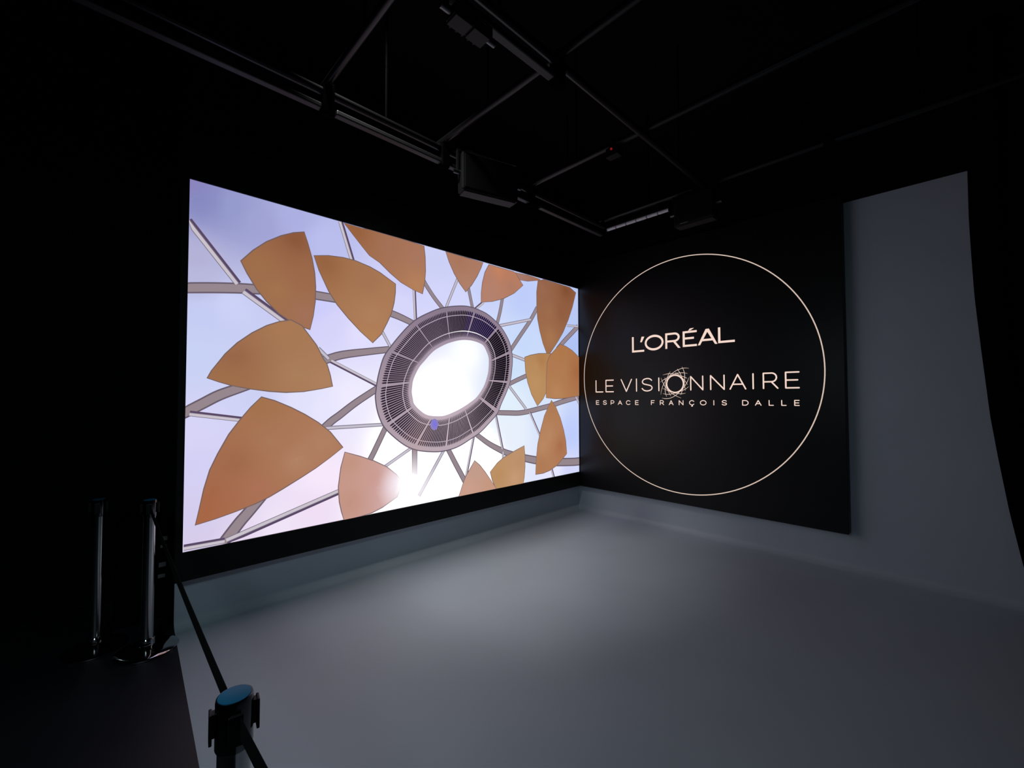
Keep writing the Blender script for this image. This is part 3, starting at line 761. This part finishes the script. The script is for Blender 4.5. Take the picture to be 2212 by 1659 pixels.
def belt(a, b, parent):
    a, b = Vector(a), Vector(b)
    d = (b - a).normalized()
    a, b = a + d * 0.036, b - d * 0.044
    nrm = Vector((-d.y, d.x, 0)) * 0.0009
    v, f = [], []
    n = 24
    for i in range(n + 1):
        q = i / n
        c = a.lerp(b, q)
        sag = -0.012 * 4 * q * (1 - q)
        for sx, zz in ((1, 0.022), (1, -0.022), (-1, -0.022), (-1, 0.022)):
            v.append(c + nrm * sx + Vector((0, 0, zz + sag)))
    for i in range(n):
        for k in range(4):
            f.append((4 * i + k, 4 * i + (k + 1) % 4, 4 * i + 4 + (k + 1) % 4, 4 * i + 4 + k))
    f.append((0, 1, 2, 3))
    f.append(tuple(4 * n + k for k in (3, 2, 1, 0)))
    o = mesh_obj('belt', v, f, MAT['belt'], parent)
    return local(o, parent)

BZ = Vector((0, 0, 0.897))
b1 = belt(FAR1 + BZ, NEAR + BZ, s_far1)
b2 = belt(NEAR + BZ, OFF + BZ, s_near)

# ------------------------------------------------------------------ equipment cabinet behind the posts
cab = thing('equipment_cabinet', 'low dark equipment cabinet with small grey plates between the post and the screen', 'cabinet', (0.255, 4.23, 0))
box_part('body', (0, 0, 0.38), (0.28, 0.44, 0.68), MAT['velvet'], cab)
box_part('plinth', (0, 0, 0.02), (0.26, 0.40, 0.04), MAT['velvet'], cab, 0.002)
for z, w, h, x in ((0.575, 0.036, 0.030, 0.112), (0.520, 0.036, 0.020, 0.108), (0.39, 0.042, 0.032, 0.104), (0.31, 0.042, 0.026, 0.100)):
    box_part('plate', (x, -0.223, z), (w, 0.006, h), MAT['label_grey'], cab, 0.002)

# ------------------------------------------------------------------ ceiling rails
RZ = 3.50
def rail(p0, p1, label, track=None, clamps=(), hang=()):
    p0, p1 = Vector(p0), Vector(p1)
    t = thing('ceiling_rail', label, 'rail', p0, 'black ceiling rails')
    d = p1 - p0
    bm = bmesh.new()
    add_cyl(bm, (0, 0, 0), d, 0.024, 24)
    bm_obj('tube', bm, MAT['rail'], t, 40)
    u = d.normalized()
    if track:
        for (q0, q1) in track:
            bm = bmesh.new()
            c = u * ((q0 + q1) / 2) + Vector((0, 0, -0.105))
            L = q1 - q0
            add_box(bm, c, (L if abs(u.x) > .5 else 0.05, L if abs(u.y) > .5 else 0.05, 0.034))
            bm_obj('cable_track', bm, MAT['track'], t, bevel=0.008)
    for q in clamps:
        bm = bmesh.new()
        add_box(bm, u * q + Vector((0, 0, -0.045)), (0.07, 0.07, 0.20))
        bm_obj('clamp', bm, MAT['velvet'], t, bevel=0.008)
    for q in hang:
        bm = bmesh.new()
        add_cyl(bm, u * q + Vector((0, 0, 0.015)), u * q + Vector((0, 0, CEIL - p0.z)), 0.008, 10)
        bm_obj('hanger_rod', bm, MAT['velvet'], t, 40)
    return t

rail((-1.2, 2.69, RZ), (4.06, 2.69, RZ), 'long black rail with a cable track above the large screen, nearest the left wall',
     [(0.0, 2.16), (2.25, 3.28), (3.80, 4.05), (4.18, 5.2)], (2.2, 3.08, 4.05), (1.2, 2.6, 4.6))
rail((-1.2, 1.53, RZ), (4.06, 1.53, RZ), 'black rail parallel to the large screen, second from the left wall',
     [(1.0, 2.1), (2.25, 3.0)], (3.05,), (1.2, 2.6, 4.6))
ZC = RZ + 0.049
rail((4.0, 2.72, ZC), (4.0, -1.2, ZC), 'black rail running along the right wall above the sign', None, (2.1,), (0.6, 2.6))
rail((2.84, 2.75, ZC), (2.84, -1.2, ZC), 'black rail crossing the ceiling, next inward from the right wall rail', None, (), (0.6, 2.6))
rail((1.86, 2.75, ZC), (1.86, -1.2, ZC), 'black rail crossing the ceiling midway between the other cross rails', None, (), (0.6, 2.0))
rail((0.99, 2.75, ZC), (0.99, -1.2, ZC), 'black rail crossing the ceiling at the left end of the grid', None, (), (0.6, 2.0))

# pale tube under the right rail near the corner
bt_ = thing('batten_light', 'pale tube shaped batten hanging under the right rail near the room corner', 'batten', (4.0, 2.62, 3.43))
n = 6
L = 0.72
for k in range(n):
    bm = bmesh.new()
    y0 = -L * k / n
    add_cyl(bm, (0, y0 - 0.006, 0), (0, y0 - L / n + 0.006, 0), 0.017, 20)
    bm_obj('tube_section', bm, MAT['pale'], bt_, 40)
bm = bmesh.new()
add_box(bm, (0, -L / 2, 0.022), (0.03, L + .03, 0.014))
for y in (0.0, -L):
    add_box(bm, (0, y, 0.0), (0.04, 0.012, 0.045))
bm_obj('holder', bm, MAT['lamp_black'], bt_)
for y in (-0.15, -0.6):
    bm = bmesh.new()
    add_box(bm, (0, y, 0.068), (0.02, 0.03, 0.10))
    bm_obj('bracket', bm, MAT['lamp_black'], bt_)

# ------------------------------------------------------------------ studio lamps
def soft_light(loc, size, label, rotz=0.0, arm=(0.0, 0.0, 0.2), halves=1, strip=False):
    t = thing('studio_light', label, 'lamp', loc)
    w, d, h = size
    R = Matrix.Rotation(rotz, 3, 'Z')
    def bx(name, c, dd, mat, bev=0.006, parent=t):
        bm = bmesh.new()
        add_box(bm, R @ Vector(c), dd, R)
        return bm_obj(name, bm, MAT[mat], parent, bevel=bev)
    hs = bx('housing', (0, 0, 0), (w, d, h), 'lamp_black', 0.012)
    for k in range(halves):
        ww = w * 0.92 / halves
        x = (k - (halves - 1) / 2) * ww * 1.06
        if halves > 1:
            bx('diffuser', (x, 0, -h / 2 - 0.003), (ww * 0.94, d * 0.9, 0.008), 'flap', 0.002)
        else:
            bx('diffuser', (x, -d / 2 - 0.003, 0), (ww, 0.008, h * 0.86), 'lamp_black', 0.002)
            bx('bottom_flap', (x, 0.01, -h / 2 - 0.004), (ww, d * 0.95, 0.006), 'flap', 0.002)
    for k in range(5):
        bx('cooling_fin', (w * (k - 2) * 0.16, d / 2 + 0.008, 0), (0.012, 0.018, h * 0.7), 'lamp_black', 0.002)
    if strip:
        p = bx('label_strip', (-w * 0.22, -d / 2 - 0.009, -h / 2 + 0.012), (0.075, 0.003, 0.006), 'label_grey', 0.001)
        p['label'] = 'thin pale strip at the lower edge'
    bm = bmesh.new()
    for sx in (-1, 1):
        p = R @ Vector((sx * (w / 2 + 0.02), 0, (h / 2 + 0.03) / 2))
        add_box(bm, p, (0.012, 0.03, h / 2 + 0.04), R)
    add_box(bm, (0, 0, h / 2 + 0.03), (w + 0.052, 0.03, 0.012), R)
    bm_obj('yoke', bm, MAT['lamp_black'], t)
    for sx in (-1, 1):
        bm = bmesh.new()
        add_cyl(bm, R @ Vector((sx * (w / 2), 0, 0)), R @ Vector((sx * (w / 2 + 0.05), 0, 0)), 0.016, 16)
        bm_obj('tilt_knob', bm, MAT['steel'], t, 40)
    bm = bmesh.new()
    add_cyl(bm, (0, 0, h / 2 + 0.03), arm, 0.010, 12)
    add_box(bm, arm, (0.06, 0.06, 0.07))
    bm_obj('clamp', bm, MAT['lamp_black'], t)
    return t

soft_light((2.17, 2.50, 3.295), (0.48, 0.10, 0.29), 'boxy black studio lamp hanging from the rail above the large screen', math.radians(-15), (0.0, 0.19, 0.205))
soft_light((3.95, 1.63, 3.335), (0.37, 0.10, 0.27), 'boxy black studio lamp hanging from the right rail above the sign', math.radians(-90), (0.05, 0.0, 0.214), 1, True)
soft_light((1.18, 1.495, 3.285), (0.21, 0.08, 0.05), 'small flat black panel lamp under the second rail at the top of the view', 0.0, (0.0, 0.035, 0.215), 2)

box = thing('sensor_box', 'small black box with a dim red light on a cross rail near the corner', 'sensor', (2.84, 1.79, 3.485))
box_part('body', (0, 0, 0), (0.07, 0.11, 0.07), MAT['lamp_black'], box, 0.006)
bm = bmesh.new()
add_box(bm, (0, 0, 0.055), (0.06, 0.04, 0.09))
bm_obj('clamp', bm, MAT['lamp_black'], box)
bm = bmesh.new()
bmesh.ops.create_uvsphere(bm, u_segments=16, v_segments=10, radius=0.009)
bmesh.ops.translate(bm, verts=bm.verts, vec=(-0.038, 0.0, 0.015))
il = bm_obj('indicator', bm, MAT['red'], box, 60)
il['label'] = 'dim red indicator'

# ------------------------------------------------------------------ black drape at the right end
def drape():
    edge = [(3.40, -.115), (2.98, -.114), (2.68, -.121), (2.36, -.131), (1.99, -.154), (1.44, -.192), (1.12, -.226), (.73, -.273), (.37, -.328), (.02, -.392)]
    ez = lambda z: next((y0 + (y1 - y0) * (z0 - z) / (z0 - z1) for (z0, y0), (z1, y1) in zip(edge, edge[1:]) if z1 <= z <= z0), -.115 if z > 1 else -.395)
    v, f = [], []
    nz, ny = 60, 160
    for j in range(nz + 1):
        z = 0.015 + (CEIL - 0.03) * j / nz
        y0 = ez(z) * 0.985
        for i in range(ny + 1):
            q = i / ny
            y = y0 + (-2.5 - y0) * q
            amp = 0.035 * min(1, q * 12) * (0.75 + 0.25 * math.sin(z * 1.7 + q * 9))
            v.append((4.86 + amp * math.sin(q * 88 + 0.5 * math.sin(z)), y, z))
    for j in range(nz):
        for i in range(ny):
            a = j * (ny + 1) + i
            f.append((a, a + 1, a + ny + 2, a + ny + 1))
    o = mesh_obj('stage_curtain', v, f, MAT['velvet'], smooth=True)
    so = o.modifiers.new('thickness', 'SOLIDIFY')
    so.thickness = 0.004
    so.offset = 0
    tag(o, 'black floor length curtain at the far right, its edge sweeping outward to the floor', 'curtain')
    return o
drape()
